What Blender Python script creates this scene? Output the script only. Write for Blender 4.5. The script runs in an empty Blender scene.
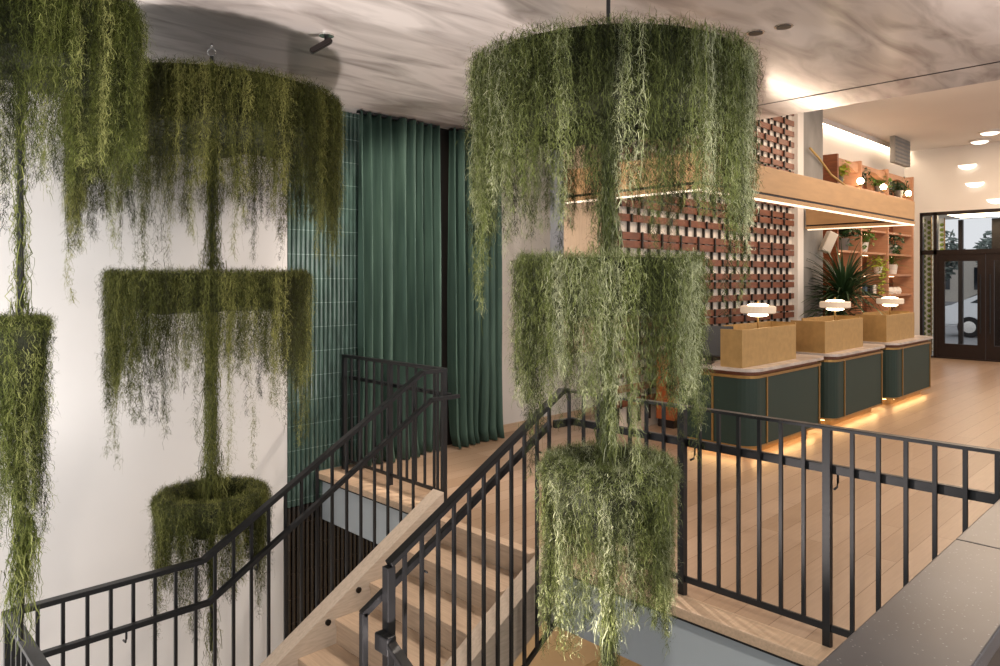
import bpy, bmesh, math, random
import numpy as np
from math import sin, cos, pi, radians, tan
from mathutils import Vector, Matrix
R = random.Random(7)
S = bpy.context.scene
COL = S.collection

# ------------------------------------------------------------------ materials
def lin(h):
    h = h.lstrip('#'); v = [int(h[i:i+2], 16)/255 for i in (0, 2, 4)]
    return tuple((x/12.92 if x <= .04045 else ((x+.055)/1.055)**2.4) for x in v)
class NT:
    def __init__(s, name):
        s.m = bpy.data.materials.new(name); s.m.use_nodes = True
        s.t = s.m.node_tree; s.b = s.t.nodes['Principled BSDF']
    def n(s, typ, **k):
        nd = s.t.nodes.new(typ)
        for a, v in k.items():
            if hasattr(nd, a): setattr(nd, a, v)
            else: nd.inputs[a.replace('_', ' ')].default_value = v
        return nd
    def l(s, a, b): s.t.links.new(a, b)
def mat(name, col, rough=.5, metal=0, vary=.12, scale=8, bump=0, bscale=60, stretch=(1, 1, 1), emit=None, es=0, coat=0, spec=None, trans=0):
    c = lin(col) if isinstance(col, str) else col
    q = NT(name); b = q.b
    b.inputs['Roughness'].default_value = rough; b.inputs['Metallic'].default_value = metal
    if coat: b.inputs['Coat Weight'].default_value = coat
    if trans: b.inputs['Transmission Weight'].default_value = trans
    if spec is not None: b.inputs['Specular IOR Level'].default_value = spec
    tc = q.n('ShaderNodeTexCoord'); mp = q.n('ShaderNodeMapping'); q.l(tc.outputs['Object'], mp.inputs[0])
    mp.inputs['Scale'].default_value = stretch
    nz = q.n('ShaderNodeTexNoise', Scale=scale, Detail=5.0); q.l(mp.outputs[0], nz.inputs['Vector'])
    r = q.n('ShaderNodeValToRGB'); q.l(nz.outputs['Fac'], r.inputs[0])
    r.color_ramp.elements[0].position = .3; r.color_ramp.elements[1].position = .7
    r.color_ramp.elements[0].color = tuple(x*(1-vary) for x in c)+(1,)
    r.color_ramp.elements[1].color = tuple(min(1, x*(1+vary)) for x in c)+(1,)
    q.l(r.outputs[0], b.inputs['Base Color'])
    if bump:
        n2 = q.n('ShaderNodeTexNoise', Scale=bscale, Detail=4.0); q.l(mp.outputs[0], n2.inputs['Vector'])
        bp = q.n('ShaderNodeBump', Strength=bump, Distance=.01); q.l(n2.outputs['Fac'], bp.inputs['Height']); q.l(bp.outputs[0], b.inputs['Normal'])
    if emit:
        b.inputs['Emission Color'].default_value = lin(emit)+(1,); b.inputs['Emission Strength'].default_value = es
    return q.m

M = {}
M['black_steel'] = mat('black_steel', '#121214', .42, .1, .15, 20, bump=.05)
M['white_plaster'] = mat('white_plaster', '#d6d3d1', .8, vary=.03, scale=1.2, bump=.08, bscale=9)
M['warm_plaster'] = mat('warm_plaster', '#dcd6cf', .75, vary=.02, scale=1)
M['grey_plaster'] = mat('grey_plaster', '#74767a', .7, vary=.06, scale=2)
M['fascia_grey'] = mat('fascia_grey', '#b4bcc1', .65, vary=.03, scale=1.5)
M['concrete'] = mat('concrete', '#86837f', .7, vary=.22, scale=3, bump=.2, bscale=12, stretch=(1, 1, .5))
M['oak_light'] = mat('oak_light', '#c4a88c', .5, vary=.12, scale=6, stretch=(1, 14, 14), bump=.08, bscale=30)
M['oak_tread'] = mat('oak_tread', '#b09880', .5, vary=.14, scale=5, stretch=(14, 1, 14), bump=.08, bscale=30)
M['oak_stringer'] = mat('oak_stringer', '#b8a795', .55, vary=.12, scale=5, stretch=(2, 14, 14))
M['walnut'] = mat('walnut', '#7a4426', .5, vary=.28, scale=4, stretch=(1, 1, 8))
M['walnut_band'] = mat('walnut_band', '#704431', .45, vary=.38, scale=5, stretch=(1, 1, 3))
M['orange_wood'] = mat('orange_wood', '#a4562a', .45, vary=.15, scale=5, stretch=(1, 1, 8))
M['panel_wood'] = mat('panel_wood', '#b59f86', .55, vary=.1, scale=5, stretch=(8, 8, 1))
M['arch_wood'] = mat('arch_wood', '#b58768', .5, vary=.12, scale=4, stretch=(1, 1, 6))
M['gold_beam'] = mat('gold_beam', '#b08c63', .5, .1, .08, 4, stretch=(1, 1, 5))
M['brass'] = mat('brass', '#b3925f', .5, .6, .1, 14, bump=.1, bscale=40)
M['brass_trim'] = mat('brass_trim', '#a5814e', .35, .8, .08, 14)
M['desk_green'] = mat('desk_green', '#1b2f27', .6, .05, .06, 10)
M['marble'] = mat('marble', '#b9aea6', .2, vary=.25, scale=5)
M['cream'] = mat('cream', '#e9dfd2', .6, vary=.08, scale=4, stretch=(4, 1, .5))
M['black_slat'] = mat('black_slat', '#18120f', .5)
M['led'] = mat('led', '#ffffff', .5, vary=0, emit='#ffd08c', es=14)
M['led_soft'] = mat('led_soft', '#ffffff', .5, vary=0, emit='#ffe3bc', es=1.6)
M['shelf_led'] = mat('shelf_led', '#ffffff', .5, vary=0, emit='#ffdcab', es=5)
M['cove_led'] = mat('cove_led', '#ffffff', .5, vary=0, emit='#ffecd2', es=16)
M['lamp_glow'] = mat('lamp_glow', '#ffffff', .5, vary=0, emit='#ffe2b6', es=9)
M['star_glow'] = mat('star_glow', '#ffffff', .5, vary=0, emit='#ffe6c0', es=30)
M['disc_glow'] = mat('disc_glow', '#ffffff', .5, vary=0, emit='#fff0dc', es=2.2)
M['frosted'] = mat('frosted', '#b8a896', .35, vary=.05, emit='#ffe2c0', es=.3)
M['leaf_dark'] = mat('leaf_dark', '#2f4a2a', .45, vary=.3, scale=6)
M['leaf_mid'] = mat('leaf_mid', '#55752c', .5, vary=.3, scale=6)
M['leaf_yellow'] = mat('leaf_yellow', '#9aa52c', .5, vary=.2, scale=6)
M['pot_white'] = mat('pot_white', '#e6e0d6', .4, vary=.03)
M['pot_grey'] = mat('pot_grey', '#6c6660', .6, vary=.1)
M['bronze'] = mat('bronze', '#2a2220', .4, .4, .1, 10)
M['screen_gold'] = mat('screen_gold', '#7d8a3e', .4, .4, .15, 8)
M['car_white'] = mat('car_white', '#dfe3e8', .25, vary=.01, coat=.6)
M['car_glass'] = mat('car_glass', '#20262c', .1, vary=.02)
M['rubber'] = mat('rubber', '#17171a', .8)
M['asphalt'] = mat('asphalt', '#7c7d80', .85, vary=.12, scale=5)
M['facade'] = mat('facade', '#c9c2b8', .8, vary=.06)
M['bark'] = mat('bark', '#4b3b2c', .8, vary=.2)
M['hazed_tree_leaf'] = mat('hazed_tree_leaf', '#75807a', .7, vary=.3, scale=3)  # distance haze is mixed into this pale leaf colour
M['speaker_white'] = mat('speaker_white', '#d8cdbd', .5, vary=.03)
M['monitor'] = mat('monitor', '#141517', .35)
M['book_a'] = mat('book_a', '#33506a', .6); M['book_b'] = mat('book_b', '#d9d2c6', .6); M['book_c'] = mat('book_c', '#1e1d1f', .6)
M['step_light'] = mat('step_light', '#0d0b0a', .3)
M['chrome'] = mat('chrome', '#d6d4d0', .2, .9, .03)
M['lower_wall'] = mat('lower_wall', '#cdb694', .7, vary=.06, scale=2)
M['rope_gold'] = mat('rope_gold', '#b39254', .5, vary=.2, scale=30)

def planks(name, c1, c2, mortar, rough, row=.13, ln=1.6, rot=0):
    q = NT(name); b = q.b; tc = q.n('ShaderNodeTexCoord'); mp = q.n('ShaderNodeMapping')
    mp.inputs['Rotation'].default_value[2] = rot
    q.l(tc.outputs['Object'], mp.inputs[0])
    br = q.n('ShaderNodeTexBrick', offset=.37, Scale=1.0)
    br.inputs['Mortar Size'].default_value = .0022; br.inputs['Brick Width'].default_value = ln; br.inputs['Row Height'].default_value = row
    br.inputs['Bias'].default_value = 0
    br.inputs['Color1'].default_value = lin(c1)+(1,); br.inputs['Color2'].default_value = lin(c2)+(1,); br.inputs['Mortar'].default_value = lin(mortar)+(1,)
    q.l(mp.outputs[0], br.inputs['Vector'])
    m2 = q.n('ShaderNodeMapping'); m2.inputs['Scale'].default_value = (1.2, 22, 1); q.l(mp.outputs[0], m2.inputs[0])
    nz = q.n('ShaderNodeTexNoise', Scale=3.0, Detail=6.0); q.l(m2.outputs[0], nz.inputs['Vector'])
    mr = q.n('ShaderNodeMapRange'); mr.inputs['To Min'].default_value = .78; mr.inputs['To Max'].default_value = 1.15; q.l(nz.outputs['Fac'], mr.inputs[0])
    mx = q.n('ShaderNodeVectorMath', operation='SCALE'); q.l(br.outputs['Color'], mx.inputs[0]); q.l(mr.outputs[0], mx.inputs['Scale'])
    q.l(mx.outputs[0], b.inputs['Base Color']); b.inputs['Roughness'].default_value = rough
    bp = q.n('ShaderNodeBump', Strength=.25, Distance=.002); q.l(br.outputs['Fac'], bp.inputs['Height']); bp.invert = True
    q.l(bp.outputs[0], b.inputs['Normal'])
    return q.m
M['floor'] = planks('oak_floor', '#a38b76', '#927962', '#6b513c', .33, .19, 1.9)
M['lower_floor'] = planks('lower_oak_floor', '#c9b698', '#bda98a', '#8c7458', .5, .19, 1.9)

def terrazzo():
    q = NT('terrazzo'); b = q.b; tc = q.n('ShaderNodeTexCoord')
    nz = q.n('ShaderNodeTexNoise', Scale=5.0, Detail=5.0); q.l(tc.outputs['Object'], nz.inputs['Vector'])
    vo = q.n('ShaderNodeTexVoronoi', Scale=110.0); q.l(tc.outputs['Object'], vo.inputs['Vector'])
    wn = q.n('ShaderNodeMath', operation='LESS_THAN'); wn.inputs[1].default_value = .22; q.l(vo.outputs['Distance'], wn.inputs[0])
    sp = q.n('ShaderNodeSeparateColor'); q.l(vo.outputs['Color'], sp.inputs[0])
    w2 = q.n('ShaderNodeMath', operation='GREATER_THAN'); w2.inputs[1].default_value = .8; q.l(sp.outputs[0], w2.inputs[0])
    ml = q.n('ShaderNodeMath', operation='MULTIPLY'); q.l(wn.outputs[0], ml.inputs[0]); q.l(w2.outputs[0], ml.inputs[1])
    r = q.n('ShaderNodeValToRGB'); q.l(nz.outputs['Fac'], r.inputs[0])
    r.color_ramp.elements[0].position = .3; r.color_ramp.elements[1].position = .7
    r.color_ramp.elements[0].color = lin('#2e3137')+(1,); r.color_ramp.elements[1].color = lin('#3b3f46')+(1,)
    mx = q.n('ShaderNodeMix', data_type='RGBA'); q.l(ml.outputs[0], mx.inputs[0]); q.l(r.outputs[0], mx.inputs[6]); mx.inputs[7].default_value = lin('#6c7078')+(1,)
    q.l(mx.outputs[2], b.inputs['Base Color']); b.inputs['Roughness'].default_value = .32
    return q.m
M['terrazzo'] = terrazzo()

def tile(name, c, grout):
    q = NT(name); b = q.b; tc = q.n('ShaderNodeTexCoord'); sp = q.n('ShaderNodeSeparateXYZ'); q.l(tc.outputs['Object'], sp.inputs[0])
    nz = q.n('ShaderNodeTexNoise', Scale=3.0, Detail=3.0); mp = q.n('ShaderNodeMapping'); mp.inputs['Scale'].default_value = (6, 1, 1.2)
    q.l(tc.outputs['Object'], mp.inputs[0]); q.l(mp.outputs[0], nz.inputs['Vector'])
    r = q.n('ShaderNodeValToRGB'); q.l(nz.outputs['Fac'], r.inputs[0]); r.color_ramp.elements[0].position = .3; r.color_ramp.elements[1].position = .7
    c = lin(c); r.color_ramp.elements[0].color = tuple(x*.65 for x in c)+(1,); r.color_ramp.elements[1].color = tuple(x*1.35 for x in c)+(1,)
    a = q.n('ShaderNodeMath', operation='DIVIDE'); a.inputs[1].default_value = .225; q.l(sp.outputs['Z'], a.inputs[0])
    f = q.n('ShaderNodeMath', operation='FRACT'); q.l(a.outputs[0], f.inputs[0])
    lt = q.n('ShaderNodeMath', operation='LESS_THAN'); lt.inputs[1].default_value = .026; q.l(f.outputs[0], lt.inputs[0])
    mx = q.n('ShaderNodeMix', data_type='RGBA'); q.l(lt.outputs[0], mx.inputs[0]); q.l(r.outputs[0], mx.inputs[6]); mx.inputs[7].default_value = lin(grout)+(1,)
    q.l(mx.outputs[2], b.inputs['Base Color']); b.inputs['Roughness'].default_value = .22; b.inputs['Coat Weight'].default_value = .4
    return q.m
M['tile_green'] = tile('green_fluted_tile', '#455a52', '#74887f')
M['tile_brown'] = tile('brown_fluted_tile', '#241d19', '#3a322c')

def velvet():
    q = NT('velvet_green'); b = q.b; tc = q.n('ShaderNodeTexCoord'); mp = q.n('ShaderNodeMapping'); mp.inputs['Scale'].default_value = (6, 6, .5); q.l(tc.outputs['Object'], mp.inputs[0])
    nz = q.n('ShaderNodeTexNoise', Scale=3.0, Detail=6.0); q.l(mp.outputs[0], nz.inputs['Vector'])
    r = q.n('ShaderNodeValToRGB'); q.l(nz.outputs['Fac'], r.inputs[0]); r.color_ramp.elements[0].position = .3; r.color_ramp.elements[1].position = .75
    r.color_ramp.elements[0].color = lin('#2a4139')+(1,); r.color_ramp.elements[1].color = lin('#435c50')+(1,)
    q.l(r.outputs[0], b.inputs['Base Color']); b.inputs['Roughness'].default_value = .75
    b.inputs['Sheen Weight'].default_value = .3; b.inputs['Sheen Tint'].default_value = lin('#7fb09a')+(1,); b.inputs['Sheen Roughness'].default_value = .4
    return q.m
M['velvet'] = velvet()

def ceiling_mat():
    q = NT('shadow_streaked_ceiling'); b = q.b; tc = q.n('ShaderNodeTexCoord')
    mp = q.n('ShaderNodeMapping'); mp.inputs['Rotation'].default_value[2] = radians(20); mp.inputs['Scale'].default_value = (.8, 3, 1); q.l(tc.outputs['Object'], mp.inputs[0])
    nz = q.n('ShaderNodeTexNoise', Scale=1.6, Detail=9.0, Distortion=.8); q.l(mp.outputs[0], nz.inputs['Vector'])
    r = q.n('ShaderNodeValToRGB'); q.l(nz.outputs['Fac'], r.inputs[0])
    r.color_ramp.elements[0].position = .3; r.color_ramp.elements[0].color = lin('#c4bcb8')+(1,)
    x = r.color_ramp.elements.new(.36); x.color = lin('#b0a8a4')+(1,); r.color_ramp.elements[0].position = .17; r.color_ramp.elements[0].color = lin('#6a6562')+(1,); r.color_ramp.elements[2].position = .6; r.color_ramp.elements[2].color = lin('#ddd6d2')+(1,)  # darkest stops paint the moss shadow streaks into the plaster colour
    q.l(r.outputs[0], b.inputs['Base Color']); b.inputs['Roughness'].default_value = .2
    return q.m
M['ceiling'] = ceiling_mat()

def moss_mat(name, dark, mid, pale):
    q = NT(name); b = q.b; at = q.n('ShaderNodeAttribute', attribute_name='tone')
    r = q.n('ShaderNodeValToRGB'); q.l(at.outputs['Fac'], r.inputs[0]); e = r.color_ramp.elements
    e[0].position = 0; e[0].color = lin(dark)+(1,); e[1].position = 1; e[1].color = lin(pale)+(1,)
    x = e.new(.5); x.color = lin(mid)+(1,)
    q.l(r.outputs[0], b.inputs['Base Color']); b.inputs['Roughness'].default_value = .7; b.inputs['Specular IOR Level'].default_value = .2
    return q.m
M['moss_olive'] = moss_mat('moss_olive', '#20220c', '#4f5323', '#8d8c50')
M['moss_sage'] = moss_mat('moss_sage', '#1a1f0c', '#68713b', '#b9bc9c')
M['moss_bright'] = moss_mat('moss_bright', '#1b200a', '#5b642a', '#a3a668')
M['moss_core'] = mat('moss_core', '#20240f', .9, vary=.35, scale=20, bump=.8, bscale=50)
def glass():
    q = NT('clear_glass'); b = q.b; b.inputs['Transmission Weight'].default_value = 1; b.inputs['Roughness'].default_value = 0; b.inputs['IOR'].default_value = 1.1
    return q.m
M['glass'] = glass()

# ------------------------------------------------------------------ geometry helpers
class MB:
    def __init__(s): s.bm = bmesh.new()
    def box(s, x0, x1, y0, y1, z0, z1, bev=0):
        m = Matrix.Translation(((x0+x1)/2, (y0+y1)/2, (z0+z1)/2)) @ Matrix.Diagonal((abs(x1-x0), abs(y1-y0), abs(z1-z0), 1))
        r = bmesh.ops.create_cube(s.bm, size=1, matrix=m)
        if bev:
            es = list({e for v in r['verts'] for e in v.link_edges})
            bmesh.ops.bevel(s.bm, geom=es, offset=bev, segments=2, affect='EDGES', profile=.6)
        return s
    def bar(s, a, b, w, h, up=(0, 0, 1), bev=0):
        a = Vector(a); b = Vector(b); d = b-a; L = d.length; x = d.normalized(); u = Vector(up)
        y = u.cross(x)
        if y.length < 1e-4: y = Vector((0, 1, 0)).cross(x)
        y.normalize(); z = x.cross(y)
        m = Matrix((x, y, z)).transposed().to_4x4(); m.translation = (a+b)/2
        r = bmesh.ops.create_cube(s.bm, size=1, matrix=m @ Matrix.Diagonal((L, w, h, 1)))
        if bev:
            es = list({e for v in r['verts'] for e in v.link_edges})
            bmesh.ops.bevel(s.bm, geom=es, offset=bev, segments=2, affect='EDGES')
        return s
    def prism(s, pts, axis, a, b):
        def P(p, t):
            return {'z': (p[0], p[1], t), 'y': (p[0], t, p[1]), 'x': (t, p[0], p[1])}[axis]
        va = [s.bm.verts.new(P(p, a)) for p in pts]; vb = [s.bm.verts.new(P(p, b)) for p in pts]; n = len(pts)
        s.bm.faces.new(va); s.bm.faces.new(vb[::-1])
        for i in range(n): s.bm.faces.new((va[i], vb[i], vb[(i+1) % n], va[(i+1) % n]))
        return s
    def cyl(s, x, y, z0, z1, r0, r1=None, n=20, M4=None):
        r1 = r0 if r1 is None else r1
        m = Matrix.Translation((x, y, (z0+z1)/2))
        if M4 is not None: m = M4 @ m
        bmesh.ops.create_cone(s.bm, cap_ends=True, segments=n, radius1=r0, radius2=r1, depth=abs(z1-z0), matrix=m); return s
    def tube(s, pts, r, n=8):
        pts = [Vector(p) for p in pts]; rings = []
        for i, p in enumerate(pts):
            d = (pts[min(i+1, len(pts)-1)]-pts[max(i-1, 0)]).normalized()
            u = Vector((0, 0, 1)) if abs(d.z) < .9 else Vector((1, 0, 0))
            a = d.cross(u).normalized(); b = d.cross(a)
            rr = r[i] if isinstance(r, (list, tuple)) else r
            rings.append([s.bm.verts.new(p+(a*cos(2*pi*k/n)+b*sin(2*pi*k/n))*rr) for k in range(n)])
        for i in range(len(rings)-1):
            for k in range(n): s.bm.faces.new((rings[i][k], rings[i][(k+1) % n], rings[i+1][(k+1) % n], rings[i+1][k]))
        s.bm.faces.new(rings[0][::-1]); s.bm.faces.new(rings[-1]); return s
    def sphere(s, x, y, z, r, sc=(1, 1, 1), n=14):
        bmesh.ops.create_uvsphere(s.bm, u_segments=n, v_segments=n//2+2, radius=r, matrix=Matrix.Translation((x, y, z)) @ Matrix.Diagonal(sc+(1,))); return s
    def lathe(s, prof, x, y, n=28):
        rings = [[s.bm.verts.new((x+r*cos(2*pi*k/n), y+r*sin(2*pi*k/n), z)) for k in range(n)] for r, z in prof]
        for i in range(len(rings)-1):
            for k in range(n): s.bm.faces.new((rings[i][k], rings[i][(k+1) % n], rings[i+1][(k+1) % n], rings[i+1][k]))
        s.bm.faces.new(rings[0][::-1]); s.bm.faces.new(rings[-1]); return s
    def done(s, name, m, parent=None, smooth=False, loc=None):
        bmesh.ops.recalc_face_normals(s.bm, faces=s.bm.faces)
        me = bpy.data.meshes.new(name); s.bm.to_mesh(me); s.bm.free()
        if smooth:
            for p in me.polygons: p.use_smooth = True
        o = bpy.data.objects.new(name, me); COL.objects.link(o); me.materials.append(M[m] if isinstance(m, str) else m)
        if loc: o.location = loc
        if parent: o.parent = parent
        return o
def tag(o, label=None, cat=None, group=None, kind=None):
    if label: o['label'] = label
    if cat: o['category'] = cat
    if group: o['group'] = group
    if kind: o['kind'] = kind
    return o
def thing(name, label, cat, loc=(0, 0, 0), rz=0, group=None):
    o = bpy.data.objects.new(name, None); COL.objects.link(o); o.location = loc; o.rotation_euler[2] = rz; o.empty_display_size = .1
    return tag(o, label, cat, group)
def struct(mb, name, m, **k): return tag(mb.done(name, m, **k), kind='structure')
def dup(o, loc=None, parent=None, label=None, rz=None):
    c = o.copy(); COL.objects.link(c)
    if parent: c.parent = parent
    if loc is not None: c.location = loc
    if rz is not None: c.rotation_euler[2] = rz
    if label: c['label'] = label
    for ch in list(o.children): dup(ch, parent=c)
    return c

# ------------------------------------------------------------------ camera (level, shifted lens)
TH = radians(45.8)
cam = bpy.data.cameras.new('camera'); co = bpy.data.objects.new('camera', cam); COL.objects.link(co)
co.location = (0, 0, 1.8); co.rotation_euler = (pi/2, 0, TH-pi/2)
cam.sensor_width = 36; cam.lens = 36*.72; cam.shift_y = -(333-279)/1000; cam.clip_end = 300; cam.clip_start = .05
S.camera = co

# ------------------------------------------------------------------ setting
EX = 3.5                                            # edge of the lobby floor over the stair void
CZ = 3.42; HZ = 4.78; DX = 18.6
struct(MB().box(EX, DX+.1, -2.5, 6.03, -.06, 0), 'floor', 'floor')
struct(MB().box(EX+.03, 9, -2.5, 6.03, -.46, -.06), 'slab_trim_1' if 0 else 'trim_1', 'fascia_grey')
struct(MB().box(EX-.06, EX+.1, -2.5, 3.05, -.05, .006, .008), 'trim_2', 'oak_light')
struct(MB().box(EX-.06, EX+.1, 4.42, 6.0, -.05, .006, .008), 'trim_3', 'oak_light')
struct(MB().box(EX-.012, EX+.03, -2.5, 3.05, -.085, -.05).box(EX-.012, EX+.03, 4.42, 6.0, -.085, -.05), 'nosing_shadow_strip', 'black_steel')  # black strip painted in for the shadow line under the nosing
struct(MB().box(-4, 12, -5, 6.03, -3.4, -3.3), 'floor_lower', 'lower_floor')
struct(MB().box(-4, 3.17, 6.03, 6.2, -3.3, CZ), 'wall_left', 'white_plaster')
struct(MB().box(3.97, 8.2, 6.03, 6.2, 0, CZ), 'wall_back', 'warm_plaster')
struct(MB().box(3.17, 3.97, 6.075, 6.2, -3.3, CZ), 'wall_tiled', 'grey_plaster')
struct(MB().box(5.4, 12, 6.03, 6.2, -3.3, -.46), 'wall_lower', 'lower_wall')
struct(MB().box(9.0, 9.1, -5, 6.03, -3.3, -.46), 'wall_lower_far', 'lower_wall')
struct(MB().box(-4, 7.0, -.6, 6.2, CZ, CZ+.12).box(6.9, 7.0, -.6, 6.2, CZ+.12, HZ+.1), 'ceiling', 'ceiling')
struct(MB().box(7.0, DX+.1, -2.5, 6.2, HZ, HZ+.1), 'ceiling_lobby', 'warm_plaster')
struct(MB().box(6.40, 6.418, -.6, 6.0, CZ-.004, CZ+.01), 'trim_5', 'black_steel')
struct(MB().box(5.66, 8.2, 6.005, 6.03, 0, .09), 'baseboard_back', 'oak_light')
# wood wall that carries the woven screen
struct(MB().box(5.8, 6.73, 5.0, 5.17, 1.0, CZ), 'wall_panelled', 'panel_wood')
struct(MB().box(5.785, 5.8, 4.995, 5.175, 1.0, CZ), 'trim_6', 'grey_plaster')
struct(MB().box(6.73, 11.5, 5.06, 5.17, 0, CZ).box(7.02, 11.5, 5.06, 5.17, CZ, HZ), 'wall_screen', 'cream')
struct(MB().box(11.5, 11.72, 4.96, 5.2, 0, HZ), 'trim_7', 'warm_plaster')
struct(MB().box(11.72, 12.6, 5.0, 5.5, 0, HZ), 'column_trim_8' if 0 else 'trim_8', 'concrete')
struct(MB().box(11.5, DX, 5.5, 5.6, 0, HZ), 'wall_side', 'warm_plaster')
# door wall
fy0, fy1, fz = 1.9, 5.18, 3.33
struct(MB().box(DX, DX+.2, fy1, 5.6, 0, HZ).box(DX, DX+.2, -2.5, fy0, 0, HZ).box(DX, DX+.2, fy0, fy1, fz, HZ), 'wall_front', 'warm_plaster')
# cove light at the top of the side wall, and the grille by it
t = thing('cove_light', 'long warm cove light washing down the wall above the shelves', 'light', (12.6, 5.38, HZ))
MB().box(0, 5.9, .04, .07, -.07, -.02).done('light_strip', 'cove_led', t)
MB().box(0, 5.9, -.02, 0, -.1, 0).done('housing', 'warm_plaster', t)
t = thing('ceiling_grille', 'grey louvred grille hanging at the end of the cove light by the ceiling', 'grille', (16.3, 5.0, HZ))
MB().box(0, 1.0, 0, .1, -.55, 0, .01).done('frame', 'concrete', t)
for k in range(6): MB().box(.04, .96, -.012, .0, -.5+.08*k, -.47+.08*k).done('slat', 'grey_plaster', t)

# fluted tiles
def flutes(x0, x1, y, z0, z1, n, depth, name, m, label):
    mb = MB(); w = (x1-x0)/n; g = .004; cols = []
    for i in range(n):
        pts = [(x0+i*w+g/2+(w-g)*(1-cos(pi*k/8))/2, y-depth*sin(pi*k/8)) for k in range(9)]
        pts.append((x0+(i+1)*w-g/2, y+.02)); pts.append((x0+i*w+g/2, y+.02))
        mb.prism(pts, 'z', z0, z1)
    o = mb.done(name, m); return tag(o, label, 'tile cladding')
flutes(3.17, 3.97, 6.05, -.28, CZ-.002, 17, .024, 'tile_cladding', 'tile_green', 'glossy green fluted tile panel between white wall and velvet curtain')
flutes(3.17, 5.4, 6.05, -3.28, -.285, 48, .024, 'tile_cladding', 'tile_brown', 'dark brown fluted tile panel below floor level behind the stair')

# curtains
def curtain(x0, x1, n, label, ph, flare=.0):
    t = thing('curtain', label, 'curtain', (x0, 5.88, 0), group='green velvet curtains')
    bm = bmesh.new(); NX, NZ = n*14, 26; rr = random.Random(int(ph*10)); W = x1-x0
    offs = [rr.uniform(-.55, .55) for _ in range(n+2)]; amps = [rr.uniform(.05, .12) for _ in range(n+2)]
    g = []
    for j in range(NZ+1):
        z = (CZ-.03)*(1-j/NZ)+.012; row = []
        for i in range(NX+1):
            s_ = i/NX; ph_ = s_*n; k = int(ph_); f = ph_-k
            am = amps[k]*(1-f)+amps[k+1]*f; of = offs[k]*(1-f)+offs[k+1]*f
            y = -am*cos(2*pi*(ph_+of*.5))-.012*sin(2*pi*ph_*2.3+ph)
            lowf = max(0, 1-z/1.2); y += .03*lowf*sin(7*s_+ph+z*2)
            y -= .05*max(0, 1-z/.22)**2*abs(sin(9*s_+ph))
            x = s_*W+.012*sin(2*pi*ph_+z*1.3)
            row.append(bm.verts.new((x, y, z)))
        g.append(row)
    for j in range(NZ):
        for i in range(NX): bm.faces.new((g[j][i], g[j+1][i], g[j+1][i+1], g[j][i+1]))
    mb = MB(); mb.bm.free(); mb.bm = bm
    o = mb.done('cloth', 'velvet', t, smooth=True)
    sd = o.modifiers.new('thick', 'SOLIDIFY'); sd.thickness = .006
    MB().box(0, W, -.02, .02, CZ-.032, CZ-.012).done('rail', 'black_steel', t)
curtain(3.82, 4.80, 8, 'wide green velvet curtain next to the fluted green tiles', 1.3)
curtain(4.97, 5.68, 6, 'narrower green velvet curtain next to the bare cream wall', 4.1)
struct(MB().box(4.82, 5.12, 5.985, 6.03, 0, CZ), 'curtain_gap_sheet', 'black_slat')  # black sheet added so the gap between the curtains reads black

# ------------------------------------------------------------------ staircase
st = thing('staircase', 'light oak staircase climbing from the lower landing to the lobby', 'staircase', (0, 0, 0))
RUN, RISE, XT = .275, .1667, 3.42
for k in range(1, 6):
    x0 = XT-RUN*k
    MB().box(x0, x0+RUN+.012, 3.24, 4.27, -RISE*k-.04, -RISE*k, .004).done('tread', 'oak_tread', st)
for k in range(0, 6):
    x0 = XT-RUN*k
    MB().box(x0+.012, x0+.032, 3.24, 4.27, -RISE*(k+1), -RISE*k-.04).done('riser', 'oak_tread', st)
MB().box(XT, EX+.005, 3.24, 4.27, -.04, .001, .004).done('tread', 'oak_tread', st)
def stringer(y0, y1, up, dn):
    s_ = RISE/RUN; f = lambda x: (x-XT)*s_
    xa, xb = XT-6*RUN-.05, XT+.13
    pts = [(xa, f(xa)+up), (xb-.0, min(.16 if up > .1 else .03, f(xb)+up)), (xb, f(xb)-dn), (xa+.1, f(xa+.1)-dn), (xa, -1.2)]
    return MB().prism(pts, 'y', y0, y1).done('stringer', 'oak_stringer', st)
sl = stringer(4.27, 4.40, .11, .36); stringer(3.09, 3.24, .03, .36)
for x in (2.78, 2.54):
    zc = (x-XT)*RISE/RUN+.03
    Mx = Matrix.Translation((x, 4.268, zc)) @ Matrix.Rotation(pi/2, 4, 'X')
    mb = MB(); mb.cyl(0, 0, -.004, .01, .02, n=20, M4=Mx); mb.done('step_light', 'step_light', sl)
XB = XT-6*RUN
MB().box(.80, XB+.02, 3.05, 4.40, -1.2, -1.0).done('landing', 'oak_tread', st)
MB().box(XB, 2.12, 3.05, 3.2, -1.2, -1.0).done('landing', 'oak_tread', st)
for k in range(1, 8):
    MB().box(.86, 2.1, 3.05-RUN*k, 3.05-RUN*(k-1)+.01, -1-RISE*k-.04, -1-RISE*k, .004).done('tread', 'oak_tread', st)
    MB().box(.86, 2.1, 3.05-RUN*(k-1)-.03, 3.05-RUN*(k-1)-.01, -1-RISE*k, -1-RISE*(k-1)-.04).done('riser', 'oak_tread', st)

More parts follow.
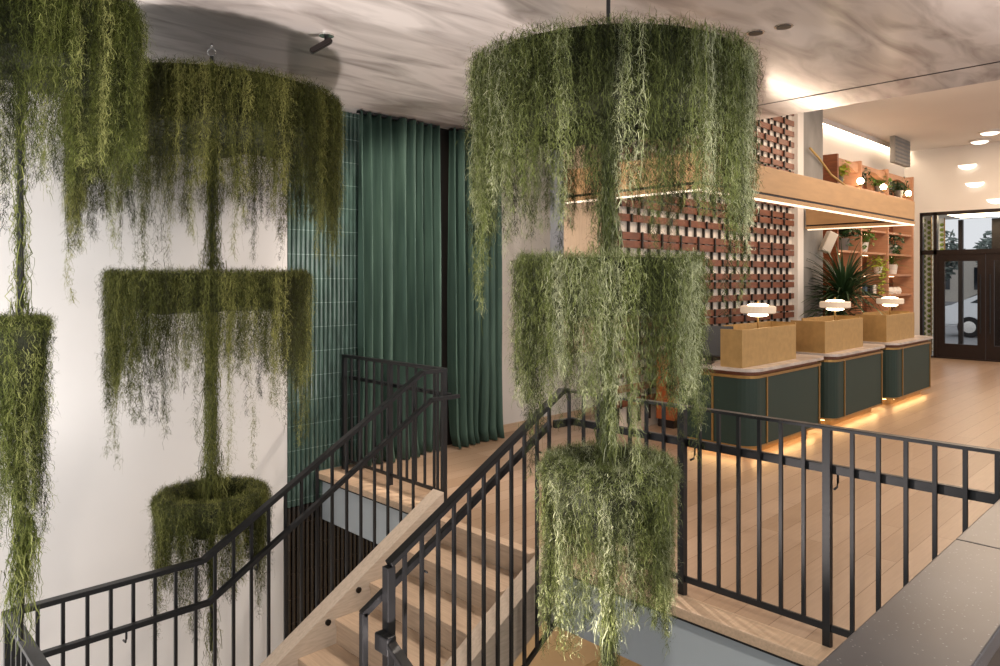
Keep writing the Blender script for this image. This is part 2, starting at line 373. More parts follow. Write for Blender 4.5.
# ------------------------------------------------------------------ railings
def baluster_proto():
    mb = MB(); mb.box(-.008, .008, -.008, .008, 0, 1); return mb.done('baluster', 'black_steel')
BP = baluster_proto(); first = [True]
def baluster(x, y, z0, z1, parent, w=1, name='baluster'):
    if first[0]: o = BP; first[0] = False
    else: o = BP.copy(); COL.objects.link(o)
    o.name = name; o.parent = parent; o.location = (x, y, z0); o.scale = (w, w, z1-z0); return o
def jhook(x, y, z, dx, dy, parent):     # bracket that carries the handrail
    mb = MB(); mb.tube([(x, y, z), (x, y, z-.05), (x+dx*.25, y+dy*.25, z-.072), (x+dx, y+dy, z-.075)], .006, 6); mb.done('bracket', 'black_steel', parent, smooth=True)
def seg(a, b, parent, w, h, name): MB().bar(a, b, w, h, bev=.003).done(name, 'black_steel', parent)

# left: upper return + flight + landing + turn
LY = 4.43
rl = thing('stair_railing', 'black steel railing on the far side of the stair by the white wall', 'railing', (0, 0, 0))
seg((.77, LY, .075), (1.77, LY, .075), rl, .055, .028, 'top_rail')
seg((1.765, LY, .073), (3.47, LY, 1.075), rl, .055, .028, 'top_rail')
seg((3.46, LY, 1.073), (3.70, LY, 1.073), rl, .055, .028, 'top_rail')
seg((.77, LY+.02, .075), (.77, .9, .075), rl, .055, .028, 'top_rail')
HY = LY-.05
seg((.82, HY, -.17), (1.79, HY, -.17), rl, .04, .03, 'handrail')
seg((1.785, HY, -.171), (3.52, HY, .862), rl, .04, .03, 'handrail')
seg((3.51, HY, .86), (3.80, HY, .86), rl, .04, .03, 'handrail')
x = .87
s_ = (1.075-.073)/(3.47-1.765)
for k in range(40):
    xx = .90+.118*k
    if xx > 3.44: break
    zt = .06 if xx < 1.765 else .058+(xx-1.765)*s_
    zb = -1.2 if xx < 1.75 else -1.2+(xx-1.75)*.606
    baluster(xx, LY, zb, zt, rl, 1.1)
baluster(3.62, LY, .0, 1.06, rl, 1.1)
seg((.77, LY, -1.19), (1.75, LY, -1.19), rl, .03, .03, 'bottom_rail')
seg((1.75, LY, -1.19), (3.6, LY, -.07), rl, .03, .03, 'bottom_rail')
baluster(.77, LY, -1.25, .06, rl, 2.2, 'post')
for k in range(1, 28): baluster(.77, LY-.118*k, -1.2, .06, rl, 1.1)
for xx in (1.32, 2.1, 3.02): jhook(xx, HY, (-.18 if xx < 1.77 else -.18+(xx-1.785)*.595), 0, .05, rl)

# rear guard rail beside the curtain
rr_ = thing('guardrail', 'short black steel guardrail in front of the green curtain', 'railing', (0, 0, 0))
GX = 3.70
seg((GX, 5.93, 1.073), (GX, LY, 1.073), rr_, .05, .028, 'top_rail')
seg((GX+.05, 5.9, .865), (GX+.05, LY, .865), rr_, .04, .03, 'handrail')
seg((GX, 5.92, .09), (GX, LY, .09), rr_, .016, .03, 'bottom_rail')
for k in range(13):
    yy = 5.92-.1225*k
    baluster(GX, yy, .0 if k in (0, 6, 12) else .08, 1.06, rr_, 2.4 if k in (0, 6, 12) else 1.1, 'post' if k in (0, 6, 12) else 'baluster')

# right railing of the stair: flight side
RY = 3.05
rg = thing('stair_railing', 'black steel railing on the near side of the oak steps', 'railing', (0, 0, 0))
seg((2.17, RY, .335), (3.52, RY, 1.078), rg, .055, .03, 'top_rail')
MB().box(2.145, 2.195, RY-.025, RY+.025, -1.2, .325, .004).done('newel_post', 'black_steel', rg)
seg((2.04, RY+.05, .10), (3.46, RY+.05, .865), rg, .035, .04, 'handrail')
seg((2.05, RY+.05, .11), (2.05, RY+.05, -1.0), rg, .035, .035, 'handrail_return')
for k in range(12):
    xx = 2.27+.113*k
    if xx > 3.5: break
    baluster(xx, RY, (xx-XT)*.606-.42, .33+(xx-2.17)*.55, rg, 1.15)
seg((2.2, RY, (2.2-XT)*.606-.42), (3.53, RY, (3.53-XT)*.606-.42), rg, .02, .035, 'bottom_rail')
for xx in (2.42, 3.33): jhook(xx, RY+.05, .09+(xx-2.04)*.54, 0, -.05, rg)
MB().box(2.10, 2.16, RY-.08, RY+.03, -.09, .0, .008).done('rail_end_plate', 'black_steel', rg)
seg((2.13, RY-.02, -.01), (2.13, 1.2, -.92), rg, .055, .028, 'top_rail')
seg((2.17, RY-.06, -.24), (2.17, 1.2, -1.14), rg, .035, .035, 'handrail')
for k in range(1, 15):
    yy = RY-.12*k; zt = -.03-(3.03-yy)*.497
    baluster(2.13, yy, zt-1.1, zt, rg, 1.1)

# front guard rail along the floor edge
rf = thing('guardrail', 'long black steel guardrail along the lobby floor edge before the desks', 'railing', (0, 0, 0))
FX = 3.61
seg((3.51, RY, 1.078), (3.57, RY, 1.078), rf, .055, .03, 'top_rail')
seg((3.565, RY+.02, 1.078), (FX, 2.22, 1.073), rf, .05, .016, 'top_rail')
seg((FX, 2.24, 1.073), (FX, .35, 1.073), rf, .05, .016, 'top_rail')
seg((3.47, RY+.02, .868), (3.64, RY+.0, .868), rf, .03, .05, 'handrail')
seg((3.63, RY+.02, .868), (FX+.05, .35, .862), rf, .03, .045, 'handrail')
seg((3.57, RY, .10), (FX, 2.22, .095), rf, .018, .035, 'bottom_rail')
seg((FX, 2.22, .095), (FX, .35, .095), rf, .018, .035, 'bottom_rail')
ys = [2.11-.1165*k for k in range(16)]
for i, yy in enumerate(ys):
    if i == 6: baluster(FX, yy, -.02, 1.066, rf, 2.3, 'post')
    else: baluster(FX, yy, .1, 1.066, rf, 1.1)
baluster(FX, 2.22, -.03, 1.066, rf, 2.5, 'post')
for k in range(7):
    yy = RY-.02-.115*k; baluster(3.57+.04*(RY-yy)/.83, yy, .1, 1.066, rf, 1.1)
for yy in (2.17, 1.38): jhook(FX+.05, yy, .85, -.045, 0, rf)

# parapet with terrazzo coping
t = thing('parapet', 'low wall with speckled grey terrazzo coping at the near right', 'parapet', (0, 0, 0))
MB().box(1.0, 2.549, .385, .612, .955, 1.0, .004).done('coping', 'terrazzo', t)
MB().box(2.552, 5.2, .385, .612, .955, 1.0, .004).done('coping', 'terrazzo', t)
MB().box(1.03, 5.2, .41, .59, -.46, .955).done('wall_body', 'monitor', t)
struct(MB().box(-1.5, EX, -2.5, .41, -.46, 0), 'floor_gallery', 'monitor')

# ------------------------------------------------------------------ moss chandeliers
rng = np.random.default_rng(11)
def ribbons(P, W, tone):
    """P (n,m,3) node positions, W (n,) widths -> mesh arrays"""
    n, m, _ = P.shape
    a = rng.uniform(0, 2*pi, (n, 1))+np.cumsum(rng.normal(0, .35, (n, m)), 1)
    wd = np.stack([np.cos(a), np.sin(a), np.zeros_like(a)], -1)
    tp = np.linspace(1, .35, m)[None, :, None]
    off = wd*W[:, None, None]*tp*.5
    V = np.stack([P-off, P+off], 2).reshape(-1, 3)
    base = (np.arange(n)*m*2)[:, None]+(np.arange(m-1)*2)[None, :]
    F = np.stack([base, base+1, base+3, base+2], -1).reshape(-1, 4)
    return V, F, np.repeat(tone, m*2)
def mesh_from(parts, name, m, parent):
    V = np.concatenate([p[0] for p in parts]); T = np.concatenate([p[2] for p in parts]); Fs = []; o = 0
    for p in parts: Fs.append(p[1]+o); o += len(p[0])
    F = np.concatenate(Fs); me = bpy.data.meshes.new(name)
    me.vertices.add(len(V)); me.vertices.foreach_set('co', V.astype(np.float32).ravel())
    me.loops.add(F.size); me.loops.foreach_set('vertex_index', F.astype(np.int32).ravel())
    me.polygons.add(len(F)); me.polygons.foreach_set('loop_start', np.arange(0, F.size, 4, dtype=np.int32))
    me.update(calc_edges=True); me.polygons.foreach_set('use_smooth', np.ones(len(F), bool))
    at = me.attributes.new('tone', 'FLOAT', 'POINT'); at.data.foreach_set('value', T.astype(np.float32))
    me.materials.append(M[m]); ob = bpy.data.objects.new(name, me); COL.objects.link(ob); ob.parent = parent; return ob
def hang(root, L, m, jit, sway, tone, w):
    n = len(L); t_ = np.linspace(0, 1, m)
    P = np.zeros((n, m, 3)); P[:, :, 2] = -L[:, None]*t_
    P[:, :, 2] += rng.normal(0, .012, (n, m))
    for d in (0, 1):
        w_ = np.cumsum(rng.normal(0, jit, (n, m)), 1); w_ -= w_[:, :1]
        P[:, :, d] = w_*(1-.3*t_)[None]+rng.normal(0, jit*.9, (n, m))+(sway[:, d:d+1]*t_[None]**1.5)
    P += root[:, None, :]
    return ribbons(P, np.full(n, w)*rng.uniform(.7, 1.4, n), tone)
def curls(root, tone, m=7, step=.0085, w=.0025, drop=.003):
    n = len(root); d = rng.normal(0, 1, (n, 3)); d /= np.linalg.norm(d, axis=-1, keepdims=True)+1e-6
    ax = rng.normal(0, 1, (n, 3)); P = np.zeros((n, m, 3)); p = root.copy()
    st = (step*rng.uniform(.6, 1.35, n))[:, None]
    for k in range(m):
        P[:, k] = p; p = p+d*st; p[:, 2] -= drop
        d = d+np.cross(ax, d)*.42+rng.normal(0, .32, (n, 3)); d /= np.linalg.norm(d, axis=-1, keepdims=True)+1e-6
    return ribbons(P, np.full(n, w)*rng.uniform(.7, 1.3, n), tone)
def fn(ang, k, ph):       # smooth 0..1 profile around the ring
    return .5+.5*np.sin(ang*k+ph)*np.cos(ang*(k*.37+1)+ph*2.1)
def tier(ch, cx, cy, zt, r, dense, Lmin, Lmax, mt, seed, inner=0.0, per_m=720, gap=.031):
    """one ring of hanging moss: fluffy ropes of curled strands falling from the rim"""
    global rng
    rng = np.random.default_rng(seed); parts = []
    n0 = int(2*pi*r/gap); ropes = []
    for layer in (0, 1):
        a = (np.arange(n0)+rng.uniform(-.45, .45, n0))*2*pi/n0
        prof = fn(a, 5, seed)*.45+fn(a, 14, seed*1.7)*.30+rng.random(n0)*.25
        L = Lmin+(Lmax-Lmin)*prof**1.7
        lg = rng.random(n0) < .09; L[lg] = Lmax*rng.uniform(.7, 1.08, lg.sum())
        if layer: L = L*rng.uniform(.7, 1.05, n0)
        ro = rng.uniform(-.055, .0, n0)-(.03 if layer else 0)
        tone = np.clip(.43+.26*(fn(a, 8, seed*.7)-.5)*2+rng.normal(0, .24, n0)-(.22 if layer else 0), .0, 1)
        ropes.append((a, L, ro, tone, rng.uniform(.009, .024, n0)))
    a, L, ro, tone, r0 = [np.concatenate(x) for x in zip(*ropes)]
    n = len(a); ph = rng.uniform(0, 6.28, (n, 2)); am = rng.uniform(.004, .014, n)
    def path(ix, f):
        z = f*L[ix]; w1 = am[ix]*np.sin(z*9+ph[ix, 0]); w2 = am[ix]*np.sin(z*14+ph[ix, 1])
        rad = r+ro[ix]+w2; aa = a[ix]+w1/r
        return np.stack([cx+rad*np.cos(aa), cy+rad*np.sin(aa), zt-.01-z], -1)
    cnt = (L*per_m*rng.uniform(.7, 1.2, n)*(r0/.020)**1.3).astype(int)
    ix = np.repeat(np.arange(n), cnt); f = rng.random(len(ix))**1.25
    P = path(ix, f); sp = (r0[ix]*(1-f)**.55+.004)
    P += rng.normal(0, 1, P.shape)*sp[:, None]*np.array([.75, .75, .9])
    parts.append(curls(P, np.clip(tone[ix]+rng.normal(0, .13, len(ix)), 0, 1)))
    # thin strands inside and below the ropes
    k = 4; ix = np.repeat(np.arange(n), k); m = 26
    LL = L[ix]*rng.uniform(.5, 1.12, n*k); t_ = np.linspace(0, 1, m)
    Q = np.zeros((n*k, m, 3))
    for q in range(m): Q[:, q] = path(ix, np.minimum(1, t_[q]*LL/L[ix])); Q[:, q, 2] = zt-.01-t_[q]*LL
    wk = np.cumsum(rng.normal(0, .0022, (n*k, m, 3)), 1); Q += wk*np.array([1, 1, 0])+rng.normal(0, .0045, Q.shape)
    Q += (rng.normal(0, .012, (n*k, 1, 3)))*np.array([1, 1, 0])
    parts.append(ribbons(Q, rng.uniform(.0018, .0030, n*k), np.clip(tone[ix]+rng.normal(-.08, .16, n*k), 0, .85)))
    # rolled top edge and top of the ring
    nr = int(r*2*pi*620); a3 = rng.uniform(0, 2*pi, nr); ph3 = rng.uniform(0, pi*.6, nr); rr3 = .028
    rad = r-.035+rr3*np.cos(ph3); zz = zt-.022+rr3*np.sin(ph3)
    parts.append(curls(np.stack([cx+rad*np.cos(a3), cy+rad*np.sin(a3), zz], -1), np.clip(rng.normal(.42, .2, nr), 0, 1), m=6, step=.010, drop=0))
    tr = min(.065, r*.26)                      # thickness of the rolled moss rim round an open basket
    if inner > 0:
        nr = int(r*2*pi*5200); a3 = rng.uniform(0, 2*pi, nr); p3 = rng.uniform(-.35*pi, 1.25*pi, nr)
        q3 = tr*rng.uniform(.85, 1.12, nr); rad = r-tr+q3*np.cos(p3)
        parts.append(curls(np.stack([cx+rad*np.cos(a3), cy+rad*np.sin(a3), zt-tr*.6+q3*np.sin(p3)], -1), np.clip(.5+.2*np.sin(a3*11+seed)+rng.normal(0, .2, nr), 0, 1), step=.009, drop=.001))
        ni = int(r*6000); a4 = rng.uniform(0, 2*pi, ni); r4 = (r-2*tr)*np.sqrt(rng.random(ni))
        zz = zt-.10+.10*np.exp(-(r4/(r*.22))**2)
        parts.append(curls(np.stack([cx+r4*np.cos(a4), cy+r4*np.sin(a4), zz+rng.normal(0, .008, ni)], -1), np.clip(rng.normal(.42, .2, ni), 0, 1)))
    else:
        nr = int(r*r*9000)+200
        a3 = rng.uniform(0, 2*pi, nr); r3 = np.sqrt(rng.uniform(0, 1, nr))*(r-.03)
        parts.append(curls(np.stack([cx+r3*np.cos(a3), cy+r3*np.sin(a3), zt+rng.normal(0, .005, nr)], -1), np.clip(rng.normal(.5, .22, nr), 0, 1), m=6, step=.011, drop=.0))
    ob = mesh_from(parts, 'moss_tier', mt, ch)
    mb = MB()
    ro_ = max(r-.085, r*.6); nn = 72; h = Lmin*.62
    if inner > 0:
        rc = r-tr; pr = [(.02, -.11), (r-2*tr+.01, -.11)]+[(rc-.85*tr*cos(pi*q/6), -tr*.6+.85*tr*sin(pi*q/6)) for q in range(7)]+[(ro_, None), (.02, None)]
    else: pr = [(.02, -.012), (ro_+.035, -.006), (ro_, -.04), (ro_, None), (.02, None)]
    rings = []
    for rad_, f0 in pr:
        rings.append([mb.bm.verts.new((cx+rad_*cos(2*pi*k/nn), cy+rad_*sin(2*pi*k/nn), zt+(f0 if f0 is not None else -h*(.8+.2*float(fn(np.array(2*pi*k/nn), 7, seed)))))) for k in range(nn)])
    for i in range(len(rings)):
        j = (i+1) % len(rings)
        for k in range(nn): mb.bm.faces.new((rings[i][k], rings[i][(k+1) % nn], rings[j][(k+1) % nn], rings[j][k]))
    mb.done('moss_core', 'moss_core', ob)
    return ob
def stem(ch, cx, cy, z0, z1, r, mt, seed, n=900):
    n = int(n*1.5)
    global rng
    rng = np.random.default_rng(seed); parts = []
    zz = rng.uniform(z0, z1, n); f = (zz-z0)/(z1-z0); rr2 = r*(.6+1.1*np.exp(-f*5))*rng.uniform(.1, 1, n); a = rng.uniform(0, 2*pi, n)
    root = np.stack([cx+rr2*np.cos(a), cy+rr2*np.sin(a), zz], -1)
    parts.append(curls(root, np.clip(rng.normal(.45, .22, n), 0, 1)))
    k = n//5; L = rng.uniform(.1, .35, k); i = rng.integers(0, n, k)
    parts.append(hang(root[i], L, 10, .008, rng.normal(0, .01, (k, 2)), np.clip(rng.normal(.55, .2, k), 0, 1), .0045))
    return mesh_from(parts, 'stem_moss', mt, ch)
def ringhook(ch, x, y):
    mb = MB(); pts = [(x+.028*cos(2*pi*k/16)*.7, y-.028*cos(2*pi*k/16)*.7, CZ-.06+.028*sin(2*pi*k/16)) for k in range(17)]
    mb.tube(pts, .004, 6); mb.cyl(x, y, CZ-.032, CZ, .008, n=12); mb.done('ring_hook', 'chrome', ch, smooth=True)

# A: behind the stair, in front of the white wall
cA = thing('moss_chandelier', 'three-tier hanging moss chandelier in front of the white wall', 'chandelier', (0, 0, 0), group='hanging moss chandeliers')
ax, ay = 2.03, 4.93
MB().cyl(ax, ay, -.75, CZ-.09, .012, n=12).done('rod', 'black_steel', cA)
ringhook(cA, ax, ay)
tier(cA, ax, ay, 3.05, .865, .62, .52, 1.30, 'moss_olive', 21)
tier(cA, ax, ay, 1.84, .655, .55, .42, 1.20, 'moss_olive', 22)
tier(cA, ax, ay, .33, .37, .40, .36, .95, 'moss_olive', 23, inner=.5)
stem(cA, ax, ay, 1.87, 3.0, .06, 'moss_olive', 24, 1500); stem(cA, ax, ay, .33, 1.8, .07, 'moss_olive', 25, 2600); stem(cA, ax, ay, -.72, .2, .04, 'moss_olive', 26, 500)
# B: over the void, centre
cB = thing('moss_chandelier', 'three-tier hanging moss chandelier in front of the reception desks', 'chandelier', (0, 0, 0), group='hanging moss chandeliers')
bx, by = 2.815, 2.14
MB().cyl(bx, by, -.25, CZ-.09, .010, n=12).done('rod', 'black_steel', cB)
ringhook(cB, bx, by)
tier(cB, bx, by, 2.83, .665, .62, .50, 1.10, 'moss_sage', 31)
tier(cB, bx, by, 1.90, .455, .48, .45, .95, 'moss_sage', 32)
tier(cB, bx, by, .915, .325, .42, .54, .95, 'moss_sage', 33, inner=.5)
stem(cB, bx, by, 1.9, 2.75, .045, 'moss_sage', 34, 1700); stem(cB, bx, by, .9, 1.85, .05, 'moss_sage', 35, 1800); stem(cB, bx, by, -.2, .7, .04, 'moss_sage', 36, 1500)
# C: near left
cC = thing('moss_chandelier', 'hanging moss chandelier cut off by the left edge, nearest the camera', 'chandelier', (0, 0, 0), group='hanging moss chandeliers')
cx_, cy_ = .725, 3.90
MB().cyl(cx_, cy_, .145, CZ-.09, .013, n=12).done('rod', 'black_steel', cC)
ringhook(cC, cx_, cy_)
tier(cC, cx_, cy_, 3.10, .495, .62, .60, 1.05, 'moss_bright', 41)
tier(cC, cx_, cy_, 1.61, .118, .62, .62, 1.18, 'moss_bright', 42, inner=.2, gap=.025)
stem(cC, cx_, cy_, 1.65, 3.0, .03, 'moss_bright', 43, 700); stem(cC, cx_, cy_, .35, 1.0, .045, 'moss_bright', 44, 900)
stem(cC, cx_+.03, cy_-.02, .58, .72, .04, 'moss_bright', 45, 260)

# ------------------------------------------------------------------ reception desks
def rrect(x0, x1, y0, y1, r, n=7):
    pts = []
    for cx, cy, a0 in ((x1-r, y0+r, -90), (x1-r, y1-r, 0), (x0+r, y1-r, 90), (x0+r, y0+r, 180)):
        for k in range(n): a = radians(a0+90*k/(n-1)); pts.append((cx+r*cos(a), cy+r*sin(a)))
    return pts
def desk(lx, label):
    t = thing('reception_desk', label, 'desk', (lx, 3.38, 0), group='reception desks')
    MB().prism(rrect(0, 1.8, 0, .9, .16), 'z', .12, .80).done('body', 'desk_green', t)
    MB().prism(rrect(-.006, 1.806, -.006, .906, .165), 'z', .10, .122).done('bottom_trim', 'brass_trim', t)
    MB().prism(rrect(-.008, 1.808, -.008, .908, .168), 'z', .80, .828).done('top_trim', 'brass_trim', t)
    MB().prism(rrect(.03, 1.77, .03, .87, .15), 'z', .828, .868).done('reveal', 'walnut', t)
    MB().prism(rrect(-.03, 1.83, -.03, .93, .18), 'z', .868, .90).done('countertop', 'marble', t)
    MB().prism(rrect(.12, 1.68, .12, .78, .1), 'z', 0, .10).done('plinth', 'brass_trim', t)
    for xx in (.31, 1.62): MB().box(xx-.011, xx+.011, -.012, 0, .12, .80).done('vertical_trim', 'brass_trim', t)
    MB().box(-.012, 0, .42, .44, .12, .80).done('vertical_trim', 'brass_trim', t)
    MB().box(.14, 1.66, .055, .075, .085, .099).box(.055, .075, .14, .76, .085, .099).box(1.725, 1.745, .14, .76, .085, .099).done('under_light', 'led', t)
    return t
def screen(lx, dep, label):
    t = thing('privacy_screen', label, 'screen', (lx, 3.50, .90), group='brass privacy screens')
    MB().box(0, 1.26, 0, .02, 0, .385, .003).done('front_panel', 'brass', t)
    MB().box(0, .02, .02, dep, 0, .385).done('side_panel', 'brass', t)
    MB().box(1.24, 1.26, .02, .2, 0, .385).done('side_panel', 'brass', t)
    MB().box(.55, 1.72, .5, .52, 0, .385).done('rear_panel', 'brass', t)
    MB().box(1.70, 1.72, .2, .5, 0, .385).done('side_panel', 'brass', t)
    return t
def lamp(x, y, label):
    t = thing('table_lamp', label, 'lamp', (x, y, .90), group='desk lamps')
    MB().lathe([(.07, 0), (.07, .012), (.02, .02), (.01, .03)], 0, 0).done('base', 'brass_trim', t, smooth=False)
    MB().cyl(0, 0, .02, .66, .011, n=12).done('stem', 'brass_trim', t)
    MB().lathe([(.04, .515), (.175, .518), (.19, .528), (.19, .592), (.175, .602), (.04, .605)], 0, 0).done('lamp_shade', 'frosted', t)
    MB().sphere(0, 0, .606, .115, (1, 1, .2)).done('upper_bulb', 'lamp_glow', t, smooth=True); MB().sphere(0, 0, .502, .11, (1, 1, .22)).done('lower_bulb', 'lamp_glow', t, smooth=True)
    return t
spec = [(6.78, 'nearest', 'behind the moss'), (8.85, 'middle', 'between the other two'), (11.02, 'farthest', 'by the doors')]
for i, (lx, w, w2) in enumerate(spec):
    desk(lx, ['dark green desk nearest the railing, partly behind hanging moss', 'middle of the three dark green reception desks with brass trim', 'dark green reception desk nearest the entrance doors'][i])
    screen(lx+.03, (.24, .42, .42)[i], ['brass screen on the desk nearest the railing', 'brass screen on the middle desk', 'brass screen on the desk nearest the entrance doors'][i])
    lamp((7.66, 9.85, 12.0)[i], 3.75, ['glowing disc lamp on the desk nearest the railing', 'glowing disc lamp on the middle desk below the large plant', 'glowing disc lamp on the desk nearest the entrance doors'][i])
t = thing('monitor', 'black computer monitor beside the nearest brass screen', 'monitor', (6.95, 3.98, .90), .35)
MB().box(-.11, .11, -.07, .07, 0, .012, .003).done('foot', 'monitor', t)
MB().bar((0, 0, .01), (.0, 0, .16), .05, .02).done('neck', 'monitor', t)
mb = MB(); mb.bar((-.0, -.27, .24), (-.0, .27, .24), .03, .33, up=(.35, 0, 1), bev=.004); mb.done('display', 'monitor', t)
for i, (x, y, h, m, lb) in enumerate([(6.98, 4.16, .03, 'book_b', 'white paper stack lying on the desk nearest the railing'), (7.32, 4.14, .05, 'book_c', 'black tray lying behind the nearest brass screen')]):
    tag(MB().box(x-.13, x+.13, y-.1, y+.1, .901, .901+h, .003).done('paper_stack' if i == 0 else 'tray', m), lb, 'paper' if i == 0 else 'tray')
t = thing('cabinet', 'low orange wooden cabinet at the screen wall, seen through the moss', 'cabinet', (7.5, 4.72, 0))
MB().box(0, 1.5, 0, .255, .1, .88, .004).done('body', 'orange_wood', t)
MB().box(.03, 1.47, .03, .25, 0, .1).done('plinth', 'bronze', t)
for k in range(3): 
    d = MB().box(.02+.49*k, .48+.49*k, -.014, 0, .13, .85, .003).done('door', 'orange_wood', t)
    MB().tube([(.44+.49*k, -.03, .5), (.44+.49*k, -.03, .62)], .006).done('handle', 'brass_trim', d)

# ------------------------------------------------------------------ woven screen
ws = thing('woven_screen', 'woven screen of brown wood bands and black slats on cream wall', 'screen', (0, 0, 0))
XS = [6.80+.2135*k for k in range(22)]
zb_ = [.35, .52, .7, .88, 1.05, 1.23, 1.34, 1.53, 1.71, 1.83, 2.02, 2.21, 2.31, 2.52, 2.69, 2.80, 2.98, 3.15, 3.31, 3.48, 3.60, 3.77, 3.95, 4.12, 4.29, 4.46, 4.62]
for j, z in enumerate(zb_):
    x0 = 6.76 if z < CZ-.1 else 7.1
    MB().box(x0, 11.46, 5.0, 5.02, z-.043, z+.043, .003).done('band', 'walnut_band', ws)
for i, x in enumerate(XS):
    top = CZ if x < 7.1 else HZ-.02
    mb = MB(); mb.box(x-.013, x+.013, 5.022, 5.05, .1, top)
    for j, z in enumerate(zb_):
        if (i+j+(j//3)) % 2 == 0 and z < top-.1: mb.box(x-.013, x+.013, 4.978, 4.998, z-.05, z+.05)
    mb.done('slat', 'black_slat', ws)
t = thing('skirt_shelf', 'cream ledge along the foot of the woven wood screen', 'ledge', (0, 0, 0)) if False else None

# ------------------------------------------------------------------ overhead beam frame
bf = thing('beam_frame', 'golden beam frame with glowing lower edge hanging above the desks', 'beam', (0, 0, 0))
def beam(x0, x1, y0, y1, nm='beam'):
    b_ = MB().box(x0, x1, y0, y1, 2.68, 2.95, .004).done(nm, 'gold_beam', bf)
    MB().box(x0+.008, x1-.008, y0+.008, y1-.008, 2.655, 2.68).done('shadow_gap', 'bronze', b_)
    MB().box(x0-.006, x1+.006, y0-.006, y1+.006, 2.615, 2.655, .003).done('lip', 'gold_beam', b_)
beam(5.8, 11.9, 3.38, 3.5); beam(5.8, 5.92, 3.5, 4.99); beam(11.78, 11.9, 3.5, 4.95)
MB().box(5.80, 11.9, 3.385, 3.42, 2.596, 2.612).box(5.80, 5.83, 3.42, 4.98, 2.596, 2.612).box(11.80, 11.83, 3.42, 4.93, 2.596, 2.612).done('light_strip', 'led_soft', bf)
for x in (6.4,):
    for y in (3.44,): MB().cyl(x, y, 2.95, (CZ if x < 7 else HZ), .006, n=8).done('hanger', 'black_steel', bf)

# ------------------------------------------------------------------ shelving unit
sh = thing('shelving_unit', 'tall walnut shelving with lit bays of plants beyond the column', 'shelf', (0, 0, 0))
bays = [13.35, 14.5, 16.0, 17.62]
for i, x in enumerate(bays): MB().box(x-.03, x+.03, 5.03, 5.46, 0, 4.05, .003).done('divider', 'walnut' if i == 0 else 'arch_wood', sh)
MB().box(13.3, 17.65, 5.44, 5.47, 0, 3.8).done('back_panel', 'walnut', sh)
MB().box(12.62, 13.33, 5.42, 5.47, 0, 3.45).done('back_panel', 'walnut', sh)
SZ = [1.02, 1.46, 1.88, 2.31, 2.75, 3.18, 3.52]
MB().box(13.35, 17.62, 5.05, 5.44, 0, 1.0).done('base_cabinet', 'walnut', sh)
for i in range(3):
    a, b_ = bays[i]+.03, bays[i+1]-.03
    for k, z in enumerate(SZ):
        s1 = MB().box(a, b_, 5.06, 5.44, z-.02, z+.02).done('shelf', 'arch_wood', sh)
        if k > 0: MB().box(a+.05, b_-.05, 5.40, 5.42, z-.032, z-.021).done('light_strip', 'shelf_led', s1)
    # curved valance at the top of the bay
    n = 10; top = 4.0
    pts = [(a, top)]+[(b_, top)]+[(b_-(b_-a)*k/n, top-.18-.10*(1-cos(2*pi*k/n))/2*-1) for k in range(n+1)]
    MB().prism(pts, 'y', 5.08, 5.2).done('valance', 'arch_wood', sh)
# plants
def blades(name, x, y, z, n, L, m, w, droop, up=.6, seed=1, parent=None, segs=7):
    rr = random.Random(seed); bm = bmesh.new()
    for k in range(n):
        a = rr.uniform(0, 2*pi); el = rr.uniform(.15, 1.4) if up else rr.uniform(-.3, .6); l = L*rr.uniform(.65, 1.1)
        p = Vector((x, y, z+rr.uniform(-.02, .12)*L)); d = Vector((cos(a)*cos(el), sin(a)*cos(el), sin(el)))
        sd = Vector((-sin(a), cos(a), 0)); prev = None
        for i in range(segs+1):
            f = i/segs; ww = w*(.35+1.3*f if f < .4 else .87*(1-f)/.6*1.15)+.0006
            c = p
            v = (bm.verts.new(c-sd*ww), bm.verts.new(c+Vector((0, 0, -ww*.5))), bm.verts.new(c+sd*ww))
            if prev:
                bm.faces.new((prev[0], prev[1], v[1], v[0])); bm.faces.new((prev[1], prev[2], v[2], v[1]))
            prev = v; p = p+d*(l/segs); d = (d+Vector((0, 0, -droop/segs*(1+f)))).normalized()
    mb = MB(); mb.bm.free(); mb.bm = bm; return mb.done(name, m, parent, smooth=True)
def bush(name, x, y, z, n, R_, m, parent, seed, leaf=.035, trail=0):
    rr = random.Random(seed); bm = bmesh.new()
    for k in range(n):
        v = Vector((rr.gauss(0, 1), rr.gauss(0, 1), rr.gauss(0, .8))).normalized()*R_*rr.uniform(.3, 1)
        c = Vector((x, y, z+R_*.4))+v
        if trail and rr.random() < .5: c = Vector((x+rr.gauss(0, R_*.35), y-.08+rr.gauss(0, .03), z-rr.uniform(0, trail)))
        d = Vector((rr.gauss(0, 1), rr.gauss(0, 1), rr.gauss(0, .7))).normalized(); e = d.orthogonal().normalized(); s2 = leaf*rr.uniform(.6, 1.3)
        q = [c-d*s2, c+e*s2*.45, c+d*s2, c-e*s2*.45]; nn = d.cross(e)*s2*.15
        vs = [bm.verts.new(p) for p in q]; vm = bm.verts.new(c+nn)
        for i in range(4): bm.faces.new((vs[i], vs[(i+1) % 4], vm))
    # stems
    mb = MB(); mb.bm.free(); mb.bm = bm
    for k in range(7):
        a = k*2*pi/7; mb.tube([(x, y, z), (x+R_*.3*cos(a), y+R_*.3*sin(a), z+R_*.5)], .004, 5)
    return mb.done(name, m, parent)
def pot(t, r, h, m): MB().lathe([(r*.72, 0), (r, h), (r*.9, h), (r*.85, h*.9)], 0, 0, 20).done('pot', m, t)
